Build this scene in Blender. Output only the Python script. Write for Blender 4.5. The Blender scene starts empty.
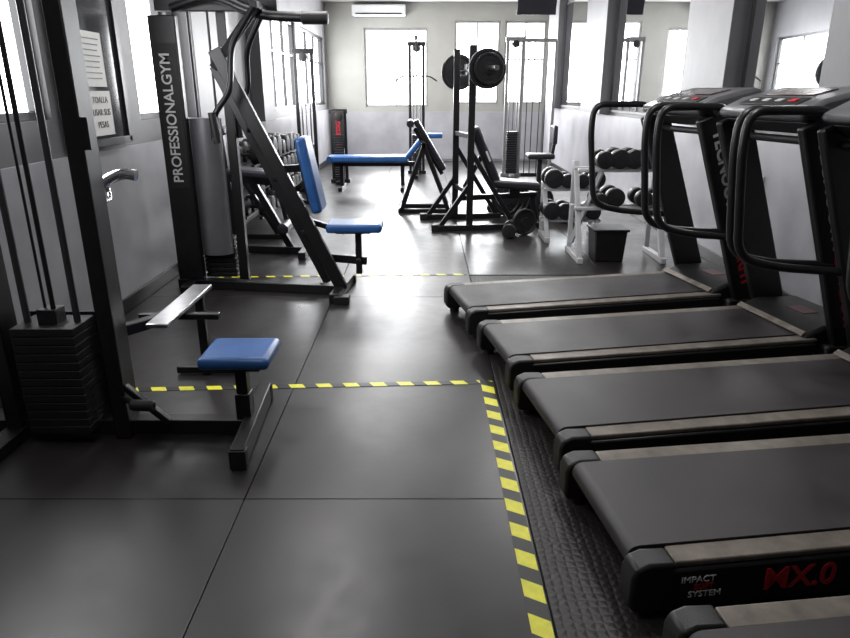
import bpy, bmesh, math, random
from mathutils import Vector, Matrix, Euler
random.seed(4)
V = Vector
sc = bpy.context.scene
R = math.radians

# ------------------------------------------------------------------ materials
def mat(name, col, rough=0.5, metal=0.0, var=0.0, vscale=6.0, bump=0.0, bscale=60.0, coat=0.0, rvar=0.0, detail=6):
    m = bpy.data.materials.new(name); m.use_nodes = True
    nt = m.node_tree; b = nt.nodes["Principled BSDF"]
    b.inputs["Base Color"].default_value = (*col, 1)
    b.inputs["Roughness"].default_value = rough
    b.inputs["Metallic"].default_value = metal
    b.inputs["Coat Weight"].default_value = coat
    tc = nt.nodes.new("ShaderNodeTexCoord")
    if var > 0 or rvar > 0:
        n = nt.nodes.new("ShaderNodeTexNoise"); n.inputs["Scale"].default_value = vscale
        n.inputs["Detail"].default_value = detail; n.inputs["Roughness"].default_value = .55
        nt.links.new(tc.outputs["Object"], n.inputs["Vector"])
        if var > 0:
            r = nt.nodes.new("ShaderNodeValToRGB")
            r.color_ramp.elements[0].position = .3; r.color_ramp.elements[1].position = .7
            r.color_ramp.elements[0].color = (*[c*(1-var) for c in col], 1)
            r.color_ramp.elements[1].color = (*[min(1, c*(1+var)) for c in col], 1)
            nt.links.new(n.outputs["Fac"], r.inputs["Fac"])
            nt.links.new(r.outputs["Color"], b.inputs["Base Color"])
        if rvar > 0:
            mr = nt.nodes.new("ShaderNodeMapRange")
            mr.inputs["From Min"].default_value = .2; mr.inputs["From Max"].default_value = .8
            mr.inputs["To Min"].default_value = max(.02, rough-rvar); mr.inputs["To Max"].default_value = rough+rvar
            nt.links.new(n.outputs["Fac"], mr.inputs["Value"])
            nt.links.new(mr.outputs["Result"], b.inputs["Roughness"])
    if bump > 0:
        n2 = nt.nodes.new("ShaderNodeTexNoise"); n2.inputs["Scale"].default_value = bscale
        n2.inputs["Detail"].default_value = 3
        nt.links.new(tc.outputs["Object"], n2.inputs["Vector"])
        bp = nt.nodes.new("ShaderNodeBump"); bp.inputs["Strength"].default_value = bump
        bp.inputs["Distance"].default_value = .01
        nt.links.new(n2.outputs["Fac"], bp.inputs["Height"])
        nt.links.new(bp.outputs["Normal"], b.inputs["Normal"])
    return m

def emis(name, col, st):
    m = bpy.data.materials.new(name); m.use_nodes = True
    nt = m.node_tree; b = nt.nodes["Principled BSDF"]
    b.inputs["Base Color"].default_value = (*col, 1)
    b.inputs["Emission Color"].default_value = (*col, 1)
    b.inputs["Emission Strength"].default_value = st
    return m

M_black = mat("black_paint", (.007, .007, .008), .38, 0, .3, 20)
M_blackm = mat("black_plastic", (.009, .0085, .0085), .5, 0, .3, 15, bump=.1, bscale=200)
M_iron = mat("cast_iron", (.018, .018, .020), .42, .3, .4, 25, bump=.2, bscale=90)
M_rod = mat("dull_guide_rod", (.09, .09, .095), .4, .7)
M_steel = mat("brushed_steel", (.42, .42, .43), .3, 1.0, .15, 12)
M_chrome = mat("chrome", (.75, .75, .76), .12, 1.0)
M_shroud = mat("grey_shroud", (.25, .25, .265), .38, .6, .1, 5)
M_blue = mat("blue_vinyl", (.022, .09, .27), .36, 0, .18, 9, bump=.1, bscale=150)
M_bvinyl = mat("black_vinyl", (.016, .016, .024), .4, 0, .2, 9, bump=.15, bscale=150)
M_belt = mat("running_belt", (.024, .020, .022), .5, 0, .4, 5, bump=.12, bscale=350, rvar=.11)
M_rail = mat("foot_rail_aluminium", (.165, .142, .12), .45, .2, .32, 14)
M_white = mat("white_enamel", (.50, .50, .51), .35, 0, .08, 8)
M_paint = mat("grey_wall_paint", (.125, .122, .128), .5, 0, .15, 2, bump=.06, bscale=40)
M_wains = mat("pale_wainscot", (.29, .285, .305), .38, 0, .18, 2.0)
M_farw = mat("far_wall_paint", (.27, .265, .245), .6, 0, .08, 2)
M_ceil = mat("ceiling_paint", (.33, .325, .31), .7, 0, .05, 2)
M_frame = mat("window_frame_dark", (.02, .02, .022), .4)
M_alu = mat("window_frame_light", (.25, .25, .25), .4, .3)
M_mirror = mat("mirror_glass", (.82, .84, .85), .02, 1.0)
M_red = mat("red_decal", (.55, .02, .035), .4)
M_dred = mat("dull_red_label", (.10, .013, .016), .45)
M_wtxt = mat("white_decal", (.75, .75, .75), .4)
M_gtxt = mat("grey_decal", (.45, .45, .45), .45)
M_paper = mat("paper", (.70, .70, .68), .7, 0, .05, 20)
M_dgrey = mat("dark_glass", (.03, .03, .035), .15, 0)
M_cons = mat("console_silver", (.16, .16, .17), .35, .4, .1, 10)
M_screen = mat("console_display", (.04, .01, .01), .15)
M_win = emis("window_daylight", (.97, .985, 1), 8.0)
M_lamp = emis("lamp_tube", (1, .98, .95), 3.0)
M_conc = mat("concrete_floor", (.008, .0075, .0075), .6)

# worn rubber tiles: broad sheen variation plus fine scuffs
M_mats = mat("rubber_mat", (.019, .0165, .017), .33, 0, .35, 1.3, detail=2)
nt = M_mats.node_tree; b = nt.nodes["Principled BSDF"]; tc = nt.nodes.new("ShaderNodeTexCoord")
na = nt.nodes.new("ShaderNodeTexNoise"); na.inputs["Scale"].default_value = 1.6; na.inputs["Detail"].default_value = 2
nb = nt.nodes.new("ShaderNodeTexNoise"); nb.inputs["Scale"].default_value = 11; nb.inputs["Detail"].default_value = 9; nb.inputs["Roughness"].default_value = .7
for q in (na, nb): nt.links.new(tc.outputs["Object"], q.inputs["Vector"])
m1 = nt.nodes.new("ShaderNodeMath"); m1.operation = 'MULTIPLY_ADD'; nt.links.new(na.outputs["Fac"], m1.inputs[0]); m1.inputs[1].default_value = .26; m1.inputs[2].default_value = .12
m2 = nt.nodes.new("ShaderNodeMath"); m2.operation = 'MULTIPLY_ADD'; nt.links.new(nb.outputs["Fac"], m2.inputs[0]); m2.inputs[1].default_value = .20
nt.links.new(m1.outputs[0], m2.inputs[2]); nt.links.new(m2.outputs[0], b.inputs["Roughness"])
bp = nt.nodes.new("ShaderNodeBump"); bp.inputs["Strength"].default_value = .06; bp.inputs["Distance"].default_value = .01
nt.links.new(nb.outputs["Fac"], bp.inputs["Height"]); nt.links.new(bp.outputs["Normal"], b.inputs["Normal"])

M_tex = mat("textured_rubber", (.014, .012, .011), .5, 0, .3, 6)
nt = M_tex.node_tree; tc = nt.nodes.new("ShaderNodeTexCoord")
vo = nt.nodes.new("ShaderNodeTexVoronoi"); vo.feature = 'DISTANCE_TO_EDGE'; vo.inputs["Scale"].default_value = 34
vo.inputs["Randomness"].default_value = .25
nt.links.new(tc.outputs["Object"], vo.inputs["Vector"])
bp = nt.nodes.new("ShaderNodeBump"); bp.inputs["Strength"].default_value = .9; bp.inputs["Distance"].default_value = .006
nt.links.new(vo.outputs["Distance"], bp.inputs["Height"])
nt.links.new(bp.outputs["Normal"], nt.nodes["Principled BSDF"].inputs["Normal"])

# ------------------------------------------------------------------ mesh helpers
def mesh_from(verts, faces):
    me = bpy.data.meshes.new("m"); me.from_pydata([tuple(v) for v in verts], [], faces); me.update()
    bm = bmesh.new(); bm.from_mesh(me); bmesh.ops.recalc_face_normals(bm, faces=bm.faces); bm.to_mesh(me); bm.free()
    return me

def m_box(c, s, rot=None):
    c = V(c); M = Euler(rot).to_matrix() if rot else Matrix.Identity(3)
    vs = []
    for x in (-.5, .5):
        for y in (-.5, .5):
            for z in (-.5, .5):
                vs.append(c + M @ V((x*s[0], y*s[1], z*s[2])))
    return mesh_from(vs, [(0,1,3,2),(4,6,7,5),(0,4,5,1),(2,3,7,6),(0,2,6,4),(1,5,7,3)])

def frame(d, up=V((0,0,1))):
    d = d.normalized()
    if abs(d.dot(up)) > .98: up = V((0,1,0))
    a = d.cross(up).normalized(); b = a.cross(d).normalized()
    return a, b

def m_beam(p, q, w, h, up=V((0,0,1))):
    p = V(p); q = V(q); a, b = frame(q-p, up)
    vs = []
    for e in (p, q):
        for (i, j) in ((-1,-1),(1,-1),(1,1),(-1,1)):
            vs.append(e + a*(i*w/2) + b*(j*h/2))
    return mesh_from(vs, [(0,1,2,3),(7,6,5,4),(0,4,5,1),(1,5,6,2),(2,6,7,3),(3,7,4,0)])

def fillet(pts, r, n=6, cyc=False):
    pts = [V(p) for p in pts]; out = []
    N = len(pts)
    for i, p in enumerate(pts):
        if not cyc and (i == 0 or i == N-1): out.append(p); continue
        a = pts[i-1]; b = pts[(i+1) % N]
        da = (a-p); db = (b-p); rr = min(r, da.length*.48, db.length*.48)
        s = p+da.normalized()*rr; e = p+db.normalized()*rr
        for k in range(n+1):
            t = k/n; out.append((1-t)**2*s + 2*t*(1-t)*p + t*t*e)
    return out

def m_tube(pts, r, fil=.06, seg=12, cyc=False):
    P = fillet(pts, fil, 6, cyc) if fil > 0 else [V(p) for p in pts]
    N = len(P); vs = []; fs = []
    tang = []
    for i in range(N):
        if cyc: t = P[(i+1) % N]-P[i-1]
        elif i == 0: t = P[1]-P[0]
        elif i == N-1: t = P[-1]-P[-2]
        else: t = (P[i+1]-P[i]).normalized()+(P[i]-P[i-1]).normalized()
        tang.append(t.normalized())
    a, b = frame(tang[0])
    for i in range(N):
        t = tang[i]; a = (a - t*a.dot(t)).normalized(); b = t.cross(a)
        for k in range(seg):
            an = 2*math.pi*k/seg
            vs.append(P[i]+a*(r*math.cos(an))+b*(r*math.sin(an)))
    rng = N if cyc else N-1
    for i in range(rng):
        j = (i+1) % N
        for k in range(seg):
            l = (k+1) % seg
            fs.append((i*seg+k, i*seg+l, j*seg+l, j*seg+k))
    if not cyc:
        fs.append(tuple(range(seg))); fs.append(tuple((N-1)*seg+k for k in range(seg)))
    return mesh_from(vs, fs)

def m_lathe(c, axis, prof, seg=28):
    c = V(c); ax = V(axis).normalized(); a, b = frame(ax)
    vs = []; fs = []
    for (r, x) in prof:
        for k in range(seg):
            an = 2*math.pi*k/seg
            vs.append(c+ax*x+a*(r*math.cos(an))+b*(r*math.sin(an)))
    n = len(prof)
    for i in range(n-1):
        for k in range(seg):
            l = (k+1) % seg
            fs.append((i*seg+k, i*seg+l, (i+1)*seg+l, (i+1)*seg+k))
    fs.append(tuple(range(seg))); fs.append(tuple((n-1)*seg+k for k in range(seg)))
    return mesh_from(vs, fs)

def m_prism(poly, y0, y1):
    n = len(poly)
    vs = [V((x, y0, z)) for x, z in poly]+[V((x, y1, z)) for x, z in poly]
    fs = [tuple(range(n)), tuple(range(2*n-1, n-1, -1))]
    for i in range(n):
        j = (i+1) % n; fs.append((i, j, n+j, n+i))
    return mesh_from(vs, fs)

def join(ms, mi=None):
    bm = bmesh.new()
    for k, m in enumerate(ms):
        if mi: m.polygons.foreach_set("material_index", [mi[k]]*len(m.polygons))
        bm.from_mesh(m)
    me = bpy.data.meshes.new("j"); bm.to_mesh(me); bm.free(); return me

def obj(name, me, m, bev=0.0, seg=2, smooth=True, parent=None):
    o = bpy.data.objects.new(name, me); sc.collection.objects.link(o)
    me.name = name
    if m:
        for q in (m if isinstance(m, list) else [m]): me.materials.append(q)
    if smooth:
        me.polygons.foreach_set("use_smooth", [True]*len(me.polygons))
        me.set_sharp_from_angle(angle=R(38))
    if bev > 0:
        b = o.modifiers.new("bevel", 'BEVEL'); b.width = bev; b.segments = seg; b.limit_method = 'ANGLE'; b.angle_limit = R(40)
        b.harden_normals = False
    if parent: o.parent = parent
    return o

class G:
    def __init__(s, name, loc=(0,0,0), rz=0.0, world=True):
        s.e = bpy.data.objects.new(name, None); sc.collection.objects.link(s.e)
        s.e.empty_display_size = .2
        s.e.location = loc; s.e.rotation_euler = (0,0,rz); s.o = V(loc) if world else V((0,0,0))
    def add(s, name, me, m, bev=.004, seg=2):
        me.transform(Matrix.Translation(-s.o))
        return obj(name, me, m, bev, seg, True, s.e)
    def box(s, n, c, sz, m, bev=.004, rot=None, seg=2): return s.add(n, m_box(c, sz, rot), m, bev, seg)
    def beam(s, n, p, q, w, h, m, bev=.005, up=V((0,0,1))): return s.add(n, m_beam(p, q, w, h, up), m, bev)
    def cyl(s, n, p, q, r, m, seg=16): return s.add(n, m_tube([p, q], r, 0, seg), m, 0)
    def tube(s, n, pts, r, m, fil=.06, cyc=False): return s.add(n, m_tube(pts, r, fil, 12, cyc), m, 0)
    def lathe(s, n, c, ax, prof, m, seg=28): return s.add(n, m_lathe(c, ax, prof, seg), m, 0)
    def text(s, n, body, loc, rot, size, m, ext=.001, bold=0.0):
        cu = bpy.data.curves.new(n, 'FONT'); cu.body = body; cu.size = size; cu.extrude = ext; cu.offset = bold
        cu.align_x = 'CENTER'; cu.align_y = 'CENTER'
        o = bpy.data.objects.new("tmp", cu); sc.collection.objects.link(o)
        bpy.context.view_layer.update()
        me = bpy.data.meshes.new_from_object(o.evaluated_get(bpy.context.evaluated_depsgraph_get()))
        bpy.data.objects.remove(o)
        me.materials.clear()
        me.transform(Matrix.Translation(V(loc)) @ Euler(rot).to_matrix().to_4x4())
        me.transform(Matrix.Translation(-s.o))
        return obj(n, me, m, 0, 1, False, s.e)

def plate_mesh(c, ax, r, t=.035):
    return m_lathe(c, ax, [(.02,-t/2),(r*.35,-t/2),(r*.38,-t*.25),(r*.8,-t*.25),(r*.84,-t/2),(r*.97,-t/2),(r,-t*.3),(r,t*.3),(r*.97,t/2),(r*.84,t/2),(r*.8,t*.25),(r*.38,t*.25),(r*.35,t/2),(.02,t/2)])
def dumbbell_mesh(c, ax, r=.065, L=.3):
    c = V(c); ax = V(ax).normalized()
    ms = [m_tube([c-ax*L/2, c+ax*L/2], .016, 0, 10)]
    for sgn in (-1, 1):
        k = c+ax*(sgn*L*.34)
        ms.append(m_lathe(k, ax, [(r*.55,-.05),(r*.93,-.045),(r,-.035),(r,.035),(r*.93,.045),(r*.55,.05)], 20))
    return join(ms)

# ------------------------------------------------------------------ room
XL, XR, YB, YF, H = -2.1, 2.6, -2.6, 15.0, 3.2
def wall_x(name, x, thick, wins, outward):
    ms = []; x0 = x+outward*thick/2
    ys = sorted(wins); cur = YB
    for (a, b, z0, z1) in ys:
        if a > cur: ms.append(m_box((x0, (cur+a)/2, H/2), (thick, a-cur, H)))
        ms.append(m_box((x0, (a+b)/2, z0/2), (thick, b-a, z0)))
        ms.append(m_box((x0, (a+b)/2, (z1+H)/2), (thick, b-a, H-z1)))
        cur = b
    ms.append(m_box((x0, (cur+YF)/2, H/2), (thick, YF-cur, H)))
    return obj(name, join(ms), M_paint, 0, 1, False)

LW = [(2.5, 3.88, 1.3, 2.45), (5.1, 5.85, 1.25, 2.45), (9.3, 11.6, 1.2, 2.5), (12.0, 14.7, 1.2, 2.5)]
wall_x("wall_left", XL, .2, LW, -1)
wall_x("wall_right", XR, .2, [], 1)
FW = [(-1.28, .06, 1.14, 2.71), (.62, 1.58, 1.2, 2.85), (1.68, 2.55, 1.2, 2.85)]
ms = []; cur = XL-.2
for (a, b, z0, z1) in FW:
    ms += [m_box(((cur+a)/2, YF+.1, H/2), (a-cur, .2, H)), m_box(((a+b)/2, YF+.1, z0/2), (b-a, .2, z0)), m_box(((a+b)/2, YF+.1, (z1+H)/2), (b-a, .2, H-z1))]
    cur = b
ms.append(m_box(((cur+XR+.2)/2, YF+.1, H/2), (XR+.2-cur, .2, H)))
obj("wall_far", join(ms), M_farw, 0, 1, False)
obj("wall_back", m_box(((XL+XR)/2, YB-.1, H/2), (XR-XL+.4, .2, H)), M_paint, 0, 1, False)
obj("ceiling", m_box(((XL+XR)/2, (YB+YF)/2, H+.05), (XR-XL+.4, YF-YB+.4, .1)), M_ceil, 0, 1, False)

# floor: slab + rubber tiles + textured rubber under the treadmills, one object
ms = [m_box(((XL+XR)/2, (YB+YF)/2, -.062), (XR-XL+.4, YF-YB+.4, .1))]; mi = [0]
xs = [XL+.04, -.68, .37]; ysl = [YB+.02, -.42, 2.13, 4.72, 7.3, 9.9, 12.45, YF-.03]
for i in range(2):
    for j in range(len(ysl)-1):
        a, b = xs[i]+.002, xs[i+1]-.002
        ms.append(m_box(((a+b)/2, (ysl[j]+ysl[j+1])/2, -.006), (b-a, ysl[j+1]-ysl[j]-.0035, .012))); mi.append(1)
for j in range(3, len(ysl)-1):
    y0 = max(ysl[j], 5.35)
    for (a, b) in ((.373, 1.5), (1.504, XR-.04)):
        ms.append(m_box(((a+b)/2, (y0+ysl[j+1])/2, -.006), (b-a, ysl[j+1]-y0-.0035, .012))); mi.append(1)
ms.append(m_box(((.374+XR-.04)/2, (YB+5.34)/2, -.006), (XR-.04-.374, 5.34-YB-.03, .012))); mi.append(2)
obj("floor", join(ms, mi), [M_conc, M_mats, M_tex], .0012, 1)

# windows
wn = 0
def window(kind, a, b, z0, z1, mulls=1, hz=None, fm=M_frame):
    global wn; wn += 1
    if kind == 'L':
        g = G("window_%d" % wn, (XL, (a+b)/2, (z0+z1)/2))
        P = lambda t, z, d: (XL-.1+d, t, z); S = lambda dt, dz, d: (d, dt, dz)
    else:
        g = G("window_%d" % wn, ((a+b)/2, YF, (z0+z1)/2))
        P = lambda t, z, d: (t, YF+.1-d, z); S = lambda dt, dz, d: (dt, d, dz)
    g.box("pane", P((a+b)/2, (z0+z1)/2, -.03), S(b-a-.004, z1-z0-.004, .01), M_win, 0)
    f = .045
    g.box("frame_bottom", P((a+b)/2, z0+f/2, .03), S(b-a-.002, f, .06), fm)
    g.box("frame_top", P((a+b)/2, z1-f/2, .03), S(b-a-.002, f, .06), fm)
    g.box("frame_side_1", P(a+f/2, (z0+z1)/2, .03), S(f, z1-z0-2*f, .06), fm)
    g.box("frame_side_2", P(b-f/2, (z0+z1)/2, .03), S(f, z1-z0-2*f, .06), fm)
    for i in range(mulls):
        t = a+(b-a)*(i+1)/(mulls+1)
        g.box("mullion_%d" % (i+1), P(t, (z0+z1)/2, .03), S(.035, z1-z0-2*f, .05), fm)
    if hz: g.box("transom", P((a+b)/2, hz, .03), S(b-a-2*f, .03, .045), fm)
window('L', *LW[0], 1, None); window('L', *LW[1], 0, None); window('L', *LW[2], 2, 2.0); window('L', *LW[3], 2, 2.0)
window('F', *FW[0], 1, None, M_alu); window('F', *FW[1], 1, 2.1, M_alu); window('F', *FW[2], 1, 2.1, M_alu)

# wainscot panels and trims
obj("trim_1", m_box((XL+.011, (YB+YF)/2, .55), (.018, YF-YB-.1, 1.08)), M_wains, .003)
obj("trim_2", m_box((XR-.011, (YB+YF)/2, .575), (.018, YF-YB-.1, 1.13)), M_wains, .003)
obj("trim_3", m_box(((XL+XR)/2, YF-.011, .54), (XR-XL-.1, .018, 1.0)), M_wains, .003)
obj("baseboard_left", m_box((XL+.03, (YB+YF)/2, .05), (.018, YF-YB-.1, .1)), M_black, .003)
obj("baseboard_right", m_box((XR-.03, (YB+YF)/2, .05), (.018, YF-YB-.1, .1)), M_black, .003)
for i, (a, b) in enumerate([(3.0, 4.35), (5.75, 6.7), (9.7, 10.9), (13.2, 14.2)]):
    obj("wall_pier_right" + ("" if i == 0 else ".%03d" % i), m_box((XR-.08, (a+b)/2, (1.15+H)/2), (.15, b-a, H-1.16)), M_paint, .004)
for i, (a, b) in enumerate([(6.0, 6.5), (8.4, 9.0)]):
    obj("wall_pier_left" + ("" if i == 0 else ".%03d" % i), m_box((XL+.08, (a+b)/2, (1.1+H)/2), (.15, b-a, H-1.11)), M_paint, .004)
# mirrors on the right wall
for i, (a, b) in enumerate([(4.4, 5.7), (6.75, 9.65), (10.95, 13.15)]):
    g = G("wall_mirror", (XR, (a+b)/2, 1.95))
    z0 = 1.42 if i == 0 else 1.2; z1 = 2.95; zc = (z0+z1)/2
    g.box("glass", (XR-.015, (a+b)/2, zc), (.02, b-a-.06, z1-z0-.04), M_mirror, 0)
    for k, (c, s) in enumerate([((XR-.02, (a+b)/2, z0), (.035, b-a-.02, .03)), ((XR-.02, (a+b)/2, z1), (.035, b-a-.02, .03)),
                                ((XR-.02, a+.02, zc), (.035, .025, z1-z0-.03)), ((XR-.02, b-.02, zc), (.035, .025, z1-z0-.03))]):
        g.box("frame_%d" % (k+1), c, s, M_frame, .002)
# dark notice board with papers, left wall
g = G("notice_board", (XL, 4.38, 1.8))
g.box("panel", (XL+.02, 4.38, 1.8), (.03, .74, 1.35), M_dgrey, .003)
for k, (c, s) in enumerate([((XL+.03, 4.38, 1.14), (.05, .80, .05)), ((XL+.03, 4.0, 1.8), (.05, .05, 1.35)), ((XL+.03, 4.76, 1.8), (.05, .05, 1.35)), ((XL+.03, 4.38, 2.48), (.05, .80, .05))]):
    g.box("frame_%d" % (k+1), c, s, M_frame, .003)
g.box("paper_1", (XL+.04, 4.36, 1.64), (.004, .34, .32), M_paper, 0)
g.box("paper_2", (XL+.04, 4.40, 1.32), (.004, .30, .27), M_paper, 0)
for k in range(8):
    g.box("print_%d" % (k+1), (XL+.043, 4.36, 1.76-k*.033), (.002, .26-.03*(k % 3), .006), M_frame, 0)
for k, s in enumerate(["TOALLA", "USAR SUS", "PESAS"]):
    g.text("lettering_%d" % (k+1), s, (XL+.044, 4.40, 1.40-k*.075), (R(90), 0, R(90)), .055, M_frame)

# hazard tape
def tape_mat(name, ax):
    m = bpy.data.materials.new(name); m.use_nodes = True; nt = m.node_tree
    b = nt.nodes["Principled BSDF"]; b.inputs["Roughness"].default_value = .45
    tc = nt.nodes.new("ShaderNodeTexCoord"); sp = nt.nodes.new("ShaderNodeSeparateXYZ")
    nt.links.new(tc.outputs["Object"], sp.inputs[0])
    mu = nt.nodes.new("ShaderNodeMath"); mu.operation = 'MULTIPLY_ADD'
    o1, o2 = ("X", "Y") if ax == 'X' else ("Y", "X")
    nt.links.new(sp.outputs[o2], mu.inputs[0]); mu.inputs[1].default_value = .55
    nt.links.new(sp.outputs[o1], mu.inputs[2])
    dv = nt.nodes.new("ShaderNodeMath"); dv.operation = 'DIVIDE'; nt.links.new(mu.outputs[0], dv.inputs[0]); dv.inputs[1].default_value = .145
    fl = nt.nodes.new("ShaderNodeMath"); fl.operation = 'FLOORED_MODULO'; nt.links.new(dv.outputs[0], fl.inputs[0]); fl.inputs[1].default_value = 1
    gt = nt.nodes.new("ShaderNodeMath"); gt.operation = 'GREATER_THAN'; nt.links.new(fl.outputs[0], gt.inputs[0]); gt.inputs[1].default_value = .47
    no = nt.nodes.new("ShaderNodeTexNoise"); no.inputs["Scale"].default_value = 30
    nt.links.new(tc.outputs["Object"], no.inputs["Vector"])
    rp = nt.nodes.new("ShaderNodeValToRGB"); rp.color_ramp.elements[0].color = (.55, .52, .02, 1); rp.color_ramp.elements[1].color = (.85, .82, .05, 1)
    nt.links.new(no.outputs["Fac"], rp.inputs["Fac"])
    mx = nt.nodes.new("ShaderNodeMix"); mx.data_type = 'RGBA'
    nt.links.new(gt.outputs[0], mx.inputs["Factor"]); mx.inputs["A"].default_value = (.010, .010, .010, 1)
    nt.links.new(rp.outputs["Color"], mx.inputs["B"]); nt.links.new(mx.outputs["Result"], b.inputs["Base Color"])
    return m
TX = tape_mat("hazard_tape_x", 'X'); TY = tape_mat("hazard_tape_y", 'Y')
def tape(p, q, w, m):
    c = (V(p)+V(q))/2
    me = m_beam(V(p)-c, V(q)-c, w, .0016); o = obj("floor_hazard_tape", me, m, 0, 1, False); o.location = c
    return o
tape((.345, -1.0, .0012), (.325, 3.20, .0012), .062, TY)
tape((-1.55, 3.09, .0012), (.29, 3.185, .0012), .045, TX)
tape((-1.7, 5.27, .0012), (.35, 5.36, .0012), .04, TX)

# ------------------------------------------------------------------ treadmills
def treadmill(far, rz, W=.64, side=False):
    s, c = math.sin(rz), math.cos(rz)
    loc = (far[0]+W/2*s, far[1]-W/2*c, 0)
    g = G("treadmill", loc, rz, world=False)
    zt = .195
    poly = []
    r = .038; bz = zt-r
    for k in range(9):
        a = math.pi/2+math.pi*k/8; poly.append((.055+r*math.cos(a), bz+r*math.sin(a)))
    poly += [(1.72, bz-r), (1.72, bz+r)]
    g.add("running_belt", m_prism(poly, -.232, .232), M_belt, 0)
    g.cyl("rear_roller_axle", (.055, -.29, bz), (.055, .29, bz), .018, M_steel)
    for k, sg in enumerate((-1, 1)):
        y = sg*.272
        g.box("foot_rail_%d" % (k+1), (.93, y, zt-.015), (1.6, .074, .020), M_rail, .005)
        g.add("side_skirt_%d" % (k+1), m_prism([(.09,.05),(.13,.03),(1.72,.03),(1.72,zt-.026),(.09,zt-.026)], sg*.285-.034, sg*.285+.034), M_black, .008)
        g.add("rear_cap_%d" % (k+1), m_prism([(0,.055),(.015,.03),(.125,.03),(.13,zt-.004),(.05,zt),(.012,zt-.015),(0,zt-.045)], sg*.28-.040, sg*.28+.040), M_blackm, .01)
        g.lathe("rear_foot_%d" % (k+1), (.07, sg*.28, .0), (0,0,1), [(.03,0),(.032,.004),(.032,.028),(.02,.034)], M_blackm, 16)
        g.lathe("front_foot_%d" % (k+1), (1.95, sg*.26, .0), (0,0,1), [(.03,0),(.032,.004),(.032,.04),(.02,.05)], M_blackm, 16)
        g.beam("upright_%d" % (k+1), (1.95, sg*.325, .06), (1.47, sg*.325, 1.32), .05, .20, M_black, .012)
        g.box("upright_shoe_%d" % (k+1), (1.93, sg*.325, .085), (.34, .06, .15), M_blackm, .015)
        y2 = sg*.355
        g.tube("handrail_%d" % (k+1), [(1.50, y2-sg*.03, 1.30), (1.42, y2, 1.37), (1.04, y2, 1.37), (1.03, y2, 1.20), (1.09, y2, .70), (1.30, y2, .645), (1.78, y2-sg*.03, .60)], .021, M_black, .12)
    g.add("motor_hood", m_prism([(1.66,.04),(2.1,.04),(2.16,.09),(2.14,.19),(2.04,.245),(1.78,.25),(1.69,.215),(1.66,.2)], -.29, .29), M_blackm, .02)
    g.box("hood_trim", (1.665, 0, .212), (.035, .56, .012), M_rail, .004, rot=(0, R(-35), 0))
    g.box("hood_label", (1.87, 0, .2505), (.10, .14, .003), M_dred, 0)
    g.add("console", m_prism([(1.36,1.335),(1.40,1.315),(1.66,1.35),(1.79,1.42),(1.80,1.465),(1.74,1.475),(1.50,1.42),(1.38,1.365)], -.33, .33), M_cons, .022)
    g.add("console_shell", m_prism([(1.42,1.31),(1.50,1.25),(1.70,1.30),(1.78,1.40),(1.66,1.346)], -.31, .31), M_blackm, .01)
    up = (0, R(-12.5), 0)
    g.box("display", (1.61, 0, 1.4475), (.14, .36, .008), M_screen, .003, rot=up)
    g.box("keypad", (1.46, 0, 1.405), (.09, .44, .006), M_blackm, .003, rot=(0, R(-22), 0))
    for k in range(4):
        g.box("button_%d" % (k+1), (1.46, -.15+k*.1, 1.411), (.03, .045, .006), M_red if k == 0 else M_gtxt, .002, rot=(0, R(-22), 0))
    g.tube("front_crossbar", [(1.50, -.30, 1.22), (1.50, .30, 1.22)], .02, M_black, 0)
    a = math.atan2(1.26, -.48); d = V((-.48, 0, 1.26)).normalized()
    def col_text(n, s, t, size, m):
        g.text(n, s, V((1.95, -.3515, .06))+d*t, (R(90), -(a-math.pi), 0), size, m, bold=.003)
    col_text("column_text_1", "TECNOGYM", .97, .105, M_gtxt)
    col_text("column_text_2", "POWERFIT", .46, .105, M_red)
    if side:
        g.text("side_text_1", "MX.0", (.52, -.3205, .105), (R(90), R(0), 0), .105, M_red, bold=.002)
        g.text("side_text_4", "00 AC", (.80, -.3205, .105), (R(90), 0, 0), .09, M_red, bold=.001)
        g.text("side_text_2", "IMPACT", (.20, -.3205, .132), (R(90), 0, 0), .030, M_wtxt)
        g.text("side_text_3", "SOFT", (.22, -.3205, .106), (R(90), 0, 0), .026, M_red)
        g.text("side_text_5", "SYSTEM", (.225, -.3205, .080), (R(90), 0, 0), .030, M_wtxt)
    return g
treadmill((.13, 4.42), R(12))
treadmill((.30, 3.63), R(10.5))
treadmill((.42, 2.87), R(9))
treadmill((.50, 2.15), R(7.5), side=True)
treadmill((.62, 1.37), R(6.5))

# ------------------------------------------------------------------ machine A : weight tower + low seat
g = G("cable_weight_machine", (-1.45, 2.64, 0))
g.beam("upright_right", (-1.33, 2.64, 0), (-1.33, 2.64, 2.15), .07, .12, M_black, .006, V((0,1,0)))
g.beam("upright_left", (-1.80, 2.64, 0), (-1.80, 2.64, 2.15), .07, .12, M_black, .006, V((0,1,0)))
g.box("top_beam", (-1.565, 2.64, 2.17), (.60, .09, .09), M_black)
for k in range(13):
    g.box("weight_plate_%d" % (k+1), (-1.565, 2.62, .075+k*.037), (.26, .19, .034), M_blackm, .003)
g.box("stack_shield", (-1.565, 2.72, .30), (.36, .01, .50), M_black, .002)
for k, x in enumerate((-1.67, -1.46)):
    g.cyl("guide_rod_%d" % (k+1), (x, 2.62, .05), (x, 2.62, 2.13), .014, M_rod)
g.cyl("cable_1", (-1.585, 2.62, .55), (-1.585, 2.62, 2.13), .006, M_blackm)
g.cyl("cable_2", (-1.54, 2.60, .50), (-1.54, 2.60, 2.13), .010, M_blackm)
g.box("stack_head", (-1.565, 2.62, .56), (.08, .08, .08), M_iron)
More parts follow.
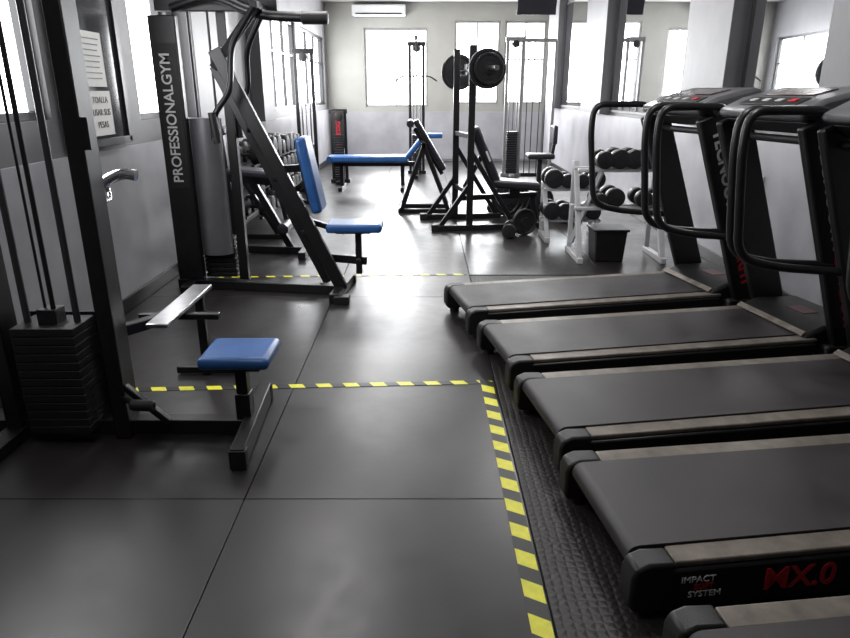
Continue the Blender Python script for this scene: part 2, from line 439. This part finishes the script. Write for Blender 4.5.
g.lathe("pulley_1", (-1.56, 2.6, 2.08), (0,1,0), [(.05,-.012),(.055,-.01),(.045,0),(.055,.01),(.05,.012)], M_blackm)
g.box("floor_beam", (-1.33, 2.64, .045), (1.16, .07, .07), M_black)
g.box("rear_foot", (-1.80, 2.64, .03), (.09, .75, .05), M_black)
g.beam("front_foot", (-.755, 2.33, .05), (-.79, 2.98, .05), .06, .09, M_black)
for k, (x, y) in enumerate([(-.755, 2.345), (-.79, 2.965)]): g.box("foot_cap_%d" % (k+1), (x, y, .045), (.07, .04, .085), M_blackm)
g.beam("seat_post", (-.80, 2.65, .08), (-.80, 2.65, .33), .05, .06, M_black)
g.beam("seat_post_sleeve", (-.80, 2.65, .06), (-.80, 2.65, .2), .065, .075, M_black)
g.box("seat_plate", (-.80, 2.655, .337), (.2, .18, .015), M_black)
g.box("seat_pad", (-.80, 2.655, .378), (.30, .27, .055), M_blue, .024, seg=4)
g.beam("brace", (-1.30, 2.60, .25), (-1.12, 2.59, .08), .03, .03, M_black)
g.beam("arm_bracket", (-1.33, 2.72, .46), (-1.20, 2.90, .46), .05, .05, M_black)
g.beam("arm_cross", (-1.36, 2.98, .44), (-.98, 2.98, .44), .04, .03, M_black)
g.box("foot_plate", (-1.18, 3.05, .475), (.10, .64, .022), M_steel, .006)
g.beam("foot_plate_post", (-1.18, 3.30, 0.0), (-1.18, 3.30, .465), .045, .045, M_black)
g.beam("foot_plate_link", (-1.34, 3.30, .03), (-1.0, 3.30, .03), .05, .04, M_black)
g.tube("ankle_hook", [(-1.33, 2.60, .20), (-1.22, 2.52, .20), (-1.14, 2.50, .20)], .012, M_black, .04)
g.lathe("ankle_roller", (-1.19, 2.51, .20), (1,-.1,0), [(.018,-.05),(.024,-.045),(.024,.045),(.018,.05)], M_blackm)
g.tube("handle_holder", [(-1.33, 2.70, 1.02), (-1.33, 2.80, 1.02), (-1.36, 2.86, 1.06)], .009, M_chrome, .02)
g.add("chrome_handle", m_tube([(-1.40, 2.84, 1.03), (-1.37, 2.86, 1.09), (-1.30, 2.88, 1.12), (-1.24, 2.88, 1.11)], .024, .04), M_chrome, 0)
g.box("selector_label", (-1.285, 2.578, 1.3), (.04, .003, .12), M_black, 0)

# ------------------------------------------------------------------ machine B
g = G("chest_press_machine", (-1.3, 4.95, 0))
g.box("sign_column", (-1.82, 5.0, .98), (.19, .07, 1.94), M_black, .008)
g.box("sign_panel", (-1.82, 4.962, 1.27), (.16, .006, 1.0), M_blackm, .001)
g.text("sign_text", "PROFESSIONALGYM", (-1.82, 4.957, 1.26), (R(90), R(-90), 0), .100, M_wtxt, bold=.0015)
g.beam("rear_column", (-1.45, 5.15, 0), (-1.45, 5.15, 2.05), .07, .07, M_black)
pr = []
N = 14
for k in range(N+1):
    a = math.pi+math.pi*k/N; pr.append((-1.62+.12*math.cos(a), 5.08+.10*math.sin(a)))
vs = [V((x, y, .25)) for x, y in pr]+[V((x, y, 1.27)) for x, y in pr]
n = len(pr); fs = [tuple(range(n)), tuple(range(2*n-1, n-1, -1))]+[(i, (i+1) % n, n+(i+1) % n, n+i) for i in range(n)]
g.add("stack_shroud", mesh_from(vs, fs), M_shroud, .004)
for k in range(8): g.box("weight_plate_%d" % (k+1), (-1.62, 5.16, .07+k*.04), (.24, .14, .034), M_iron)
for k, x in enumerate((-1.69, -1.55)): g.cyl("guide_rod_%d" % (k+1), (x, 5.14, .05), (x, 5.14, 2.0), .010, M_rod)
g.box("top_beam", (-1.45, 5.05, 2.02), (.85, .07, .08), M_black)
g.tube("top_arm", [(-1.75, 5.0, 2.0), (-1.45, 4.95, 2.08), (-1.15, 4.9, 1.94), (-.72, 4.85, 1.92)], .032, M_black, .15)
g.lathe("arm_grip", (-.74, 4.85, 1.92), (1,0,0), [(.03,-.09),(.042,-.085),(.042,.085),(.03,.09)], M_blackm)
g.beam("rear_base", (-1.92, 5.0, .035), (-.62, 4.80, .035), .08, .07, M_black)
g.beam("base_cross", (-.66, 4.55, .035), (-.60, 5.15, .035), .07, .07, M_black)
g.beam("base_cross_rear", (-1.8, 4.75, .035), (-1.8, 5.35, .035), .07, .07, M_black)
g.beam("diagonal_1", (-.62, 4.78, .04), (-1.42, 4.80, 1.72), .05, .09, M_black)
g.beam("diagonal_2", (-.76, 4.98, .04), (-1.50, 5.02, 1.62), .045, .06, M_black)
g.beam("diagonal_top", (-1.44, 4.80, 1.60), (-1.12, 4.85, 2.0), .045, .06, M_black)
for k, t in enumerate((.25, .5, .72)):
    p = V((-.62, 4.78, .04)).lerp(V((-1.42, 4.80, 1.72)), t); q = V((-.76, 4.98, .04)).lerp(V((-1.50, 5.02, 1.62)), t)
    g.beam("rung_%d" % (k+1), p, q, .03, .03, M_black)
g.tube("lever_1", [(-1.12, 4.74, 1.98), (-1.28, 4.70, 1.74), (-1.30, 4.66, 1.45), (-1.42, 4.62, 1.30), (-1.42, 4.60, 1.14)], .02, M_black, .08)
g.tube("lever_2", [(-1.12, 5.02, 1.98), (-1.28, 5.10, 1.74), (-1.30, 5.14, 1.45), (-1.42, 5.16, 1.30), (-1.42, 5.18, 1.14)], .02, M_black, .08)
g.cyl("lever_grip_1", (-1.42, 4.60, 1.32), (-1.40, 4.60, 1.12), .026, M_blackm)
g.cyl("lever_grip_2", (-1.42, 5.18, 1.32), (-1.40, 5.18, 1.12), .026, M_blackm)
g.beam("link_top", (-1.12, 4.72, 1.99), (-1.12, 5.05, 1.99), .05, .05, M_black)
g.beam("back_support", (-.98, 4.86, .74), (-.86, 4.86, .84), .05, .04, M_black)
g.add("back_pad", m_beam((-.775, 4.86, .62), (-.875, 4.86, 1.15), .28, .08, V((1,0,0))), M_blue, .028, 4)
g.box("back_plate", (-.88, 4.86, .88), (.015, .10, .36), M_black, .003, rot=(0, R(-10), 0))
g.beam("back_bracket", (-1.04, 4.80, .93), (-.88, 4.86, .93), .04, .05, M_black)
g.box("seat_pad", (-.52, 4.88, .505), (.41, .28, .065), M_blue, .024, seg=4)
g.box("seat_plate", (-.53, 4.88, .466), (.26, .16, .014), M_black)
g.beam("seat_post", (-.50, 4.88, .14), (-.50, 4.88, .46), .045, .055, M_black)
g.beam("seat_arm", (-.78, 4.88, .27), (-.44, 4.88, .24), .05, .06, M_black)
g.beam("seat_brace", (-.88, 4.87, .55), (-.60, 4.88, .46), .04, .04, M_black)
g.cyl("seat_knob", (-.50, 4.86, .25), (-.50, 4.79, .25), .018, M_blackm)
g.box("rubber_foot", (-.60, 4.56, .03), (.11, .09, .06), M_blackm)
g.box("rubber_foot_2", (-.60, 5.13, .03), (.09, .07, .06), M_blackm)

# ------------------------------------------------------------------ machine C : leg machine behind
g = G("leg_curl_machine", (-1.55, 6.2, 0))
g.beam("base_long", (-1.85, 6.2, .035), (-1.10, 6.1, .035), .07, .07, M_black)
g.beam("base_cross_1", (-1.83, 5.9, .035), (-1.83, 6.5, .035), .07, .07, M_black)
g.beam("base_cross_2", (-1.12, 5.85, .035), (-1.12, 6.4, .035), .07, .07, M_black)
g.beam("post_1", (-1.78, 6.2, .03), (-1.86, 6.2, 1.15), .06, .07, M_black)
g.beam("post_2", (-1.25, 6.13, .03), (-1.62, 6.15, .74), .06, .06, M_black)
g.beam("rail", (-1.84, 6.17, .70), (-1.35, 6.14, .66), .05, .06, M_black)
g.box("thigh_pad", (-1.58, 6.15, .75), (.42, .28, .07), M_bvinyl, .025, rot=(0, R(5), 0), seg=4)
g.lathe("roller_1", (-1.28, 6.0, .60), (0,1,0), [(.03,-.14),(.05,-.13),(.05,.13),(.03,.14)], M_bvinyl)
g.beam("swing_arm", (-1.36, 6.14, .66), (-1.28, 6.12, .28), .04, .04, M_black)
g.lathe("roller_2", (-1.28, 6.0, .28), (0,1,0), [(.03,-.14),(.05,-.13),(.05,.13),(.03,.14)], M_bvinyl)
g.box("top_pad", (-1.84, 6.12, 1.12), (.14, .2, .07), M_bvinyl, .02)

def rack(name, x0, x1, y0, y1, shelves, m, along='Y', r=.065, n=9, skip=()):
    g = G(name, ((x0+x1)/2, (y0+y1)/2, 0))
    zt = shelves[-1]
    if along == 'Y':
        for k, y in enumerate((y0+.04, y1-.04)):
            g.beam("leg_front_%d" % (k+1), (x1, y, 0), (x0+.08, y, zt+.05), .045, .045, m)
            g.beam("leg_back_%d" % (k+1), (x0+.04, y, 0), (x0+.04, y, zt+.05), .04, .04, m)
            g.beam("foot_%d" % (k+1), (x0, y, .025), (x1+.04, y, .025), .05, .05, m)
    else:
        for k, x in enumerate((x0+.04, x1-.04)):
            g.beam("leg_front_%d" % (k+1), (x, y0, 0), (x, y1-.08, zt+.05), .045, .045, m)
            g.beam("leg_back_%d" % (k+1), (x, y1-.04, 0), (x, y1-.04, zt+.05), .04, .04, m)
            g.beam("foot_%d" % (k+1), (x, y0-.04, .025), (x, y1, .025), .05, .05, m)
    for j, z in enumerate(shelves):
        if along == 'Y':
            cx = x0+(x1-x0)*(.42 if j else .5)
            for q, dx in enumerate((-.08, .08)):
                g.beam("shelf_rail_%d_%d" % (j+1, q+1), (cx+dx, y0, z), (cx+dx, y1, z), .035, .03, m)
            for i in range(n):
                y = y0+.1+(y1-y0-.2)*i/(n-1)
                rr = r*(.8+.4*random.random())
                g.add("dumbbell_%d_%d" % (j+1, i+1), dumbbell_mesh((cx, y, z+.015+rr), (1,0,0), rr, .3), M_iron, 0)
        else:
            cy = y0+(y1-y0)*(.42 if j else .5)
            for q, dy in enumerate((-.08, .08)):
                g.beam("shelf_rail_%d_%d" % (j+1, q+1), (x0, cy+dy, z), (x1, cy+dy, z), .035, .03, m)
            for i in range(n):
                x = x0+.09+(x1-x0-.18)*i/(n-1)
                rr = r*(.82+.36*random.random())
                if (j, i) in skip: continue
                g.add("dumbbell_%d_%d" % (j+1, i+1), dumbbell_mesh((x, cy, z+.015+rr), (0,1,0), rr, .3), M_iron, 0)
    return g
rack("dumbbell_rack", -2.03, -1.50, 6.75, 9.1, [.22, .48, .74], M_black, 'Y', .10, 10)
g = rack("dumbbell_rack", 1.34, 2.16, 5.75, 6.25, [.46, .80], M_white, 'X', .074, 6, ((0, 0), (0, 3), (1, 0)))
g.beam("side_brace", (1.38, 6.15, .1), (1.58, 5.98, .8), .04, .04, M_white)
rack("dumbbell_rack", 1.20, 1.80, 6.62, 7.02, [.20, .52], M_white, 'X', .085, 4)
g = G("storage_bin", (1.66, 5.90, 0))
g.add("body", m_prism([(1.53, 0), (1.78, 0), (1.80, .28), (1.51, .28)], 5.78, 6.05), M_black, .012)
g.box("rim", (1.655, 5.915, .285), (.32, .30, .022), M_black, .006)

# loose plates and dumbbells on the floor beside the bench
g = G("loose_weights_pile", (1.1, 8.2, 0))
for k, (x, y, r) in enumerate([(1.0, 8.15, .21), (1.08, 8.2, .20), (1.16, 8.25, .18), (1.45, 8.2, .17)]):
    g.add("leaning_plate_%d" % (k+1), plate_mesh((x, y, r*.99), (.5, -.86, .05), r, .05), M_iron, 0)
for k, (x, y, z) in enumerate([(1.35, 8.5, .025), (1.35, 8.5, .075), (1.36, 8.51, .125), (1.55, 8.6, .025), (1.55, 8.6, .075)]):
    g.add("stacked_plate_%d" % (k+1), plate_mesh((x, y, z), (0, 0, 1), .17-.01*(k % 3), .048), M_iron, 0)
for k, (x, y, a) in enumerate([(.88, 8.35, .2), (1.5, 7.95, -.3), (1.72, 8.1, .1), (1.68, 7.75, .5)]):
    g.add("dumbbell_%d" % (k+1), dumbbell_mesh((x, y, .086), (math.sin(a), math.cos(a), 0), .085, .34), M_iron, 0)
g2 = G("loose_weights_pile", (1.0, 6.95, 0))
g2.add("leaning_plate_1", plate_mesh((1.06, 6.98, .14), (.35, -.93, .05), .14, .045), M_iron, 0)
g2.add("dumbbell_1", dumbbell_mesh((.90, 6.92, .076), (.2, .97, 0), .075, .32), M_iron, 0)

# ------------------------------------------------------------------ bench press with barbell
g = G("weight_bench", (.6, 7.5, 0))
U = [V((.49, 7.25, 0)), V((.36, 7.95, 0))]
for k, u in enumerate(U):
    g.beam("upright_%d" % (k+1), u, u+V((0,0,1.90)), .07, .08, M_black)
    g.beam("foot_%d" % (k+1), u+V((-.36, -.05, .03)), u+V((.55, .06, .03)), .07, .06, M_black)
    g.beam("brace_%d" % (k+1), u+V((.50, .05, .05)), u+V((0, 0, .85)), .045, .05, M_black)
    g.beam("brace_low_%d" % (k+1), u+V((-.32, -.04, .05)), u+V((0, 0, .5)), .045, .05, M_black)
    g.box("toe_%d" % (k+1), u+V((-.38, -.05, .035)), (.08, .09, .07), M_blackm)
    g.tube("bar_hook_%d" % (k+1), [u+V((.03,0,1.62)), u+V((.10,0,1.62)), u+V((.10,0,1.74))], .014, M_steel, .02)
for k, z in enumerate((.4, 1.0)): g.beam("cross_%d" % (k+1), U[0]+V((0,0,z)), U[1]+V((0,0,z)), .05, .05, M_black)
g.beam("spine", (.42, 7.6, .30), (1.28, 7.6, .34), .06, .06, M_black)
g.beam("rear_leg", (1.22, 7.6, .34), (1.28, 7.6, .03), .06, .06, M_black)
g.beam("rear_foot", (1.28, 7.35, .03), (1.28, 7.85, .03), .06, .06, M_black)
g.box("seat_pad", (1.02, 7.58, .46), (.54, .32, .09), M_bvinyl, .03, rot=(0, R(4), 0), seg=4)
g.beam("seat_support", (1.02, 7.6, .33), (1.02, 7.6, .42), .12, .12, M_black)
g.add("back_pad", m_beam((.80, 7.58, .48), (.54, 7.58, 1.08), .30, .11, V((1,0,0))), M_bvinyl, .035, 4)
g.beam("back_support", (.45, 7.6, .42), (.64, 7.6, .78), .05, .05, M_black)
g.box("back_logo", (.695, 7.428, .78), (.02, .006, .12), M_wtxt, 0, rot=(0, R(-23), 0))
d = (U[0]-U[1]).normalized()
bc = U[0]+V((.075, 0, 1.665)); e1 = bc+d*.62; e2 = bc-d*1.32
g.cyl("barbell_bar", e1, e2, .014, M_steel)
g.cyl("barbell_sleeve_1", e1, bc+d*.2, .024, M_steel); g.cyl("barbell_sleeve_2", e2, bc-d*.9, .024, M_steel)
for k, t in enumerate((.28, .34)): g.add("barbell_plate_%d" % (k+1), plate_mesh(bc+d*t, d, .19-.04*k, .045), M_iron, 0)
for k, t in enumerate((-.98, -1.04)): g.add("barbell_plate_%d" % (k+3), plate_mesh(bc+d*t, d, .20-.04*(k == 1), .045), M_iron, 0)

# incline bench (A frame)
g = G("incline_bench", (.05, 8.6, 0))
for k, y in enumerate((8.35, 8.75)):
    g.beam("front_leg_%d" % (k+1), (-.30, y, .02), (.0, y, .86), .05, .05, M_black)
    g.beam("rear_leg_%d" % (k+1), (.30, y, .02), (-.03, y, .86), .05, .05, M_black)
    g.beam("foot_bar_%d" % (k+1), (-.34, y, .025), (.34, y, .025), .05, .05, M_black)
for k, (x, z) in enumerate([(-.30, .04), (.30, .04), (-.02, .85)]): g.beam("cross_%d" % (k+1), (x, 8.35, z), (x, 8.75, z), .05, .05, M_black)
g.add("pad", m_beam((-.12, 8.55, 1.12), (.24, 8.55, .52), .28, .07, V((1,0,0))), M_bvinyl, .025, 4)
g.beam("pad_spine", (-.13, 8.55, 1.02), (.22, 8.55, .46), .05, .05, M_black)
g.cyl("roller", (-.18, 8.35, 1.08), (-.18, 8.75, 1.08), .045, M_bvinyl)

# blue flat bench with back
g = G("exercise_bench", (-.75, 10.5, 0))
g.box("bench_pad", (-.86, 10.5, .47), (1.18, .36, .10), M_blue, .03, seg=4)
g.add("back_pad", m_beam((-.28, 10.5, .49), (-.02, 10.5, .80), .32, .08, V((-1,0,0))), M_blue, .03, 4)
g.beam("spine", (-1.42, 10.5, .39), (-.15, 10.5, .39), .06, .07, M_black)
for k, x in enumerate((-1.30, -.35)):
    g.beam("leg_%d" % (k+1), (x, 10.5, .02), (x, 10.5, .38), .06, .06, M_black)
    g.beam("foot_%d" % (k+1), (x, 10.2, .03), (x, 10.8, .03), .06, .06, M_black)
g.beam("back_prop", (-.16, 10.5, .39), (-.05, 10.5, .68), .04, .04, M_black)
g.cyl("roller", (-1.46, 10.33, .47), (-1.46, 10.67, .47), .05, M_blue)

def tower(name, x, y, w, h, stackh, m, colr=M_iron, base=.6):
    g = G(name, (x, y, 0))
    for k, s in enumerate((-1, 1)):
        g.beam("post_%d" % (k+1), (x+s*w/2, y, 0), (x+s*w/2, y, h), .05, .06, m)
        g.cyl("rod_%d" % (k+1), (x+s*w*.25, y, .05), (x+s*w*.25, y, h-.03), .012, M_steel)
    g.box("top", (x, y, h), (w+.08, .08, .07), m)
    g.box("base", (x, y, .03), (w+.1, .09, .06), m)
    g.box("foot", (x, y-.02, .03), (.08, base, .05), m)
    k = 0; z = .085
    while z < stackh:
        g.box("weight_plate_%d" % (k+1), (x, y, z), (w*.72, .15, .034), colr); z += .04; k += 1
    g.cyl("cable", (x, y-.03, stackh), (x, y-.03, h), .006, M_blackm)
    g.lathe("pulley", (x, y-.06, h-.08), (0,1,0), [(.05,-.015),(.06,-.012),(.05,0),(.06,.012),(.05,.015)], M_blackm)
    return g
t = tower("weight_stack_machine", -1.42, 11.3, .22, 1.15, .8, M_black)
t.box("sign_panel", (-1.42, 11.25, .85), (.2, .02, .6), M_blackm)
t.text("sign_text", "FITNESSGYM", (-1.42, 11.236, .85), (R(90), R(-90), 0), .1, M_red)
t = tower("lat_pulldown_machine", -.15, 12.6, .24, 2.25, .7, M_black)
t.beam("top_arm", (-.15, 12.6, 2.26), (-.15, 11.8, 2.30), .05, .06, M_black)
t.tube("lat_bar", [(-.50, 11.8, 1.62), (-.38, 11.8, 1.70), (.08, 11.8, 1.70), (.20, 11.8, 1.62)], .013, M_frame, .06)
t.cyl("lat_cable", (-.15, 11.8, 1.71), (-.15, 11.8, 2.28), .006, M_blackm)
t.beam("seat_beam", (-.15, 12.6, .05), (-.15, 11.6, .05), .06, .06, M_black)
t.beam("seat_post", (-.15, 11.75, .05), (-.15, 11.75, .45), .06, .06, M_black)
t.box("seat_pad", (.10, 11.75, .74), (.40, .3, .08), M_blue, .025, seg=4)
t.beam("pad_post", (-.15, 11.75, .45), (.08, 11.75, .70), .05, .05, M_black)
t = tower("cable_crossover_machine", 1.55, 12.2, .26, 2.3, .8, M_alu)
t.beam("arm", (1.55, 12.2, 2.28), (2.25, 12.2, 2.28), .05, .06, M_alu)
t.beam("far_post", (2.25, 12.2, 0), (2.25, 12.2, 2.28), .05, .06, M_alu)
for k, x in enumerate((1.78, 1.88, 2.0, 2.1)): t.cyl("hang_cable_%d" % (k+1), (x, 12.15, .05), (x, 12.15, 2.26), .009, M_blackm)
t.beam("floor_beam", (1.55, 12.2, .03), (2.25, 12.2, .03), .07, .06, M_black)
g = G("exercise_stool", (1.8, 10.6, 0))
g.box("seat_pad", (1.8, 10.6, .50), (.42, .34, .08), M_bvinyl, .03, seg=4)
g.beam("post", (1.8, 10.6, .03), (1.8, 10.6, .46), .07, .07, M_black)
g.beam("foot_1", (1.55, 10.6, .03), (2.05, 10.6, .03), .06, .06, M_black)
g.beam("foot_2", (1.8, 10.35, .03), (1.8, 10.85, .03), .06, .06, M_black)
g.beam("back_post", (1.98, 10.6, .45), (2.02, 10.6, .75), .05, .05, M_black)
g.box("back_pad", (2.0, 10.6, .82), (.07, .3, .28), M_bvinyl, .025, seg=4)
tower("weight_stack_machine", -1.75, 10.2, .24, 2.0, .7, M_black)

# wall things
g = G("air_conditioner", (-.95, YF-.12, 3.02))
g.box("body", (-.95, YF-.115, 3.03), (1.1, .2, .22), M_white, .03, seg=3)
g.box("vent", (-.95, YF-.222, 2.96), (.95, .012, .03), M_frame, .002)
g = G("television", (1.85, 12.0, 2.8))
g.box("screen", (1.85, 12.0, 2.85), (.65, .06, .38), M_dgrey, .008, rot=(R(10), 0, 0))
g.cyl("mount_pole", (1.85, 12.04, 2.95), (1.85, 12.04, H), .02, M_black)
g = G("wall_socket", (XR, 5.15, .72))
g.box("plate", (XR-.026, 5.15, .74), (.012, .13, .2), M_white, .004)
g.box("outlet", (XR-.034, 5.15, .74), (.006, .05, .08), M_frame, .002)

# ceiling lamps with fittings; mid-left pair follows floor glare, others added for room light
def lamp(x, y, e):
    g = G("ceiling_light", (x, y, H))
    g.box("housing", (x, y, H-.03), (.32, 1.3, .055), M_white, .005)
    g.box("tube_diffuser", (x, y, H-.063), (.26, 1.22, .012), M_lamp, .003)
    L = bpy.data.lights.new("lamp_area", 'AREA'); L.shape = 'RECTANGLE'; L.size = .28; L.size_y = 1.25; L.energy = e; L.color = (1, .985, .98)
    o = bpy.data.objects.new("lamp_area", L); sc.collection.objects.link(o); o.parent = g.e; o.location = (0, 0, -.08)
lamp(-.9, 1.0, 17); lamp(-.9, 5.0, 38); lamp(-.9, 9.3, 62); lamp(1.2, 3.0, 30); lamp(1.2, 7.2, 55); lamp(.3, 12.8, 60)

def winlight(loc, rot, sx, sy, e):
    L = bpy.data.lights.new("window_daylight", 'AREA'); L.shape = 'RECTANGLE'; L.size = sx; L.size_y = sy; L.energy = e; L.color = (.96, .98, 1)
    o = bpy.data.objects.new("window_daylight", L); sc.collection.objects.link(o); o.location = loc; o.rotation_euler = rot
winlight((-.6, YF-.02, 1.95), (R(-90), 0, 0), 1.2, 1.4, 210)
winlight((1.6, YF-.02, 1.9), (R(-90), 0, 0), 1.5, 1.3, 140)
winlight((XL+.02, 13.2, 1.8), (0, R(-90), 0), 1.1, 2.3, 60)
winlight((XL+.02, 10.6, 1.8), (0, R(-90), 0), 1.1, 1.8, 60)
winlight((XL+.02, 3.2, 1.85), (0, R(-90), 0), 1.0, 1.2, 24)

w = bpy.data.worlds.new("world"); sc.world = w; w.use_nodes = True
w.node_tree.nodes["Background"].inputs[0].default_value = (.9, .95, 1, 1)
w.node_tree.nodes["Background"].inputs[1].default_value = 1.0

# ------------------------------------------------------------------ camera
cam = bpy.data.cameras.new("camera"); cam.lens = 27.95; cam.sensor_width = 36; cam.clip_start = .02
co = bpy.data.objects.new("camera", cam); sc.collection.objects.link(co)
co.location = (0, 0, 1.45); co.rotation_euler = (R(71), 0, 0)
sc.camera = co
sc.view_settings.view_transform = 'Standard'
sc.view_settings.exposure = 0.0
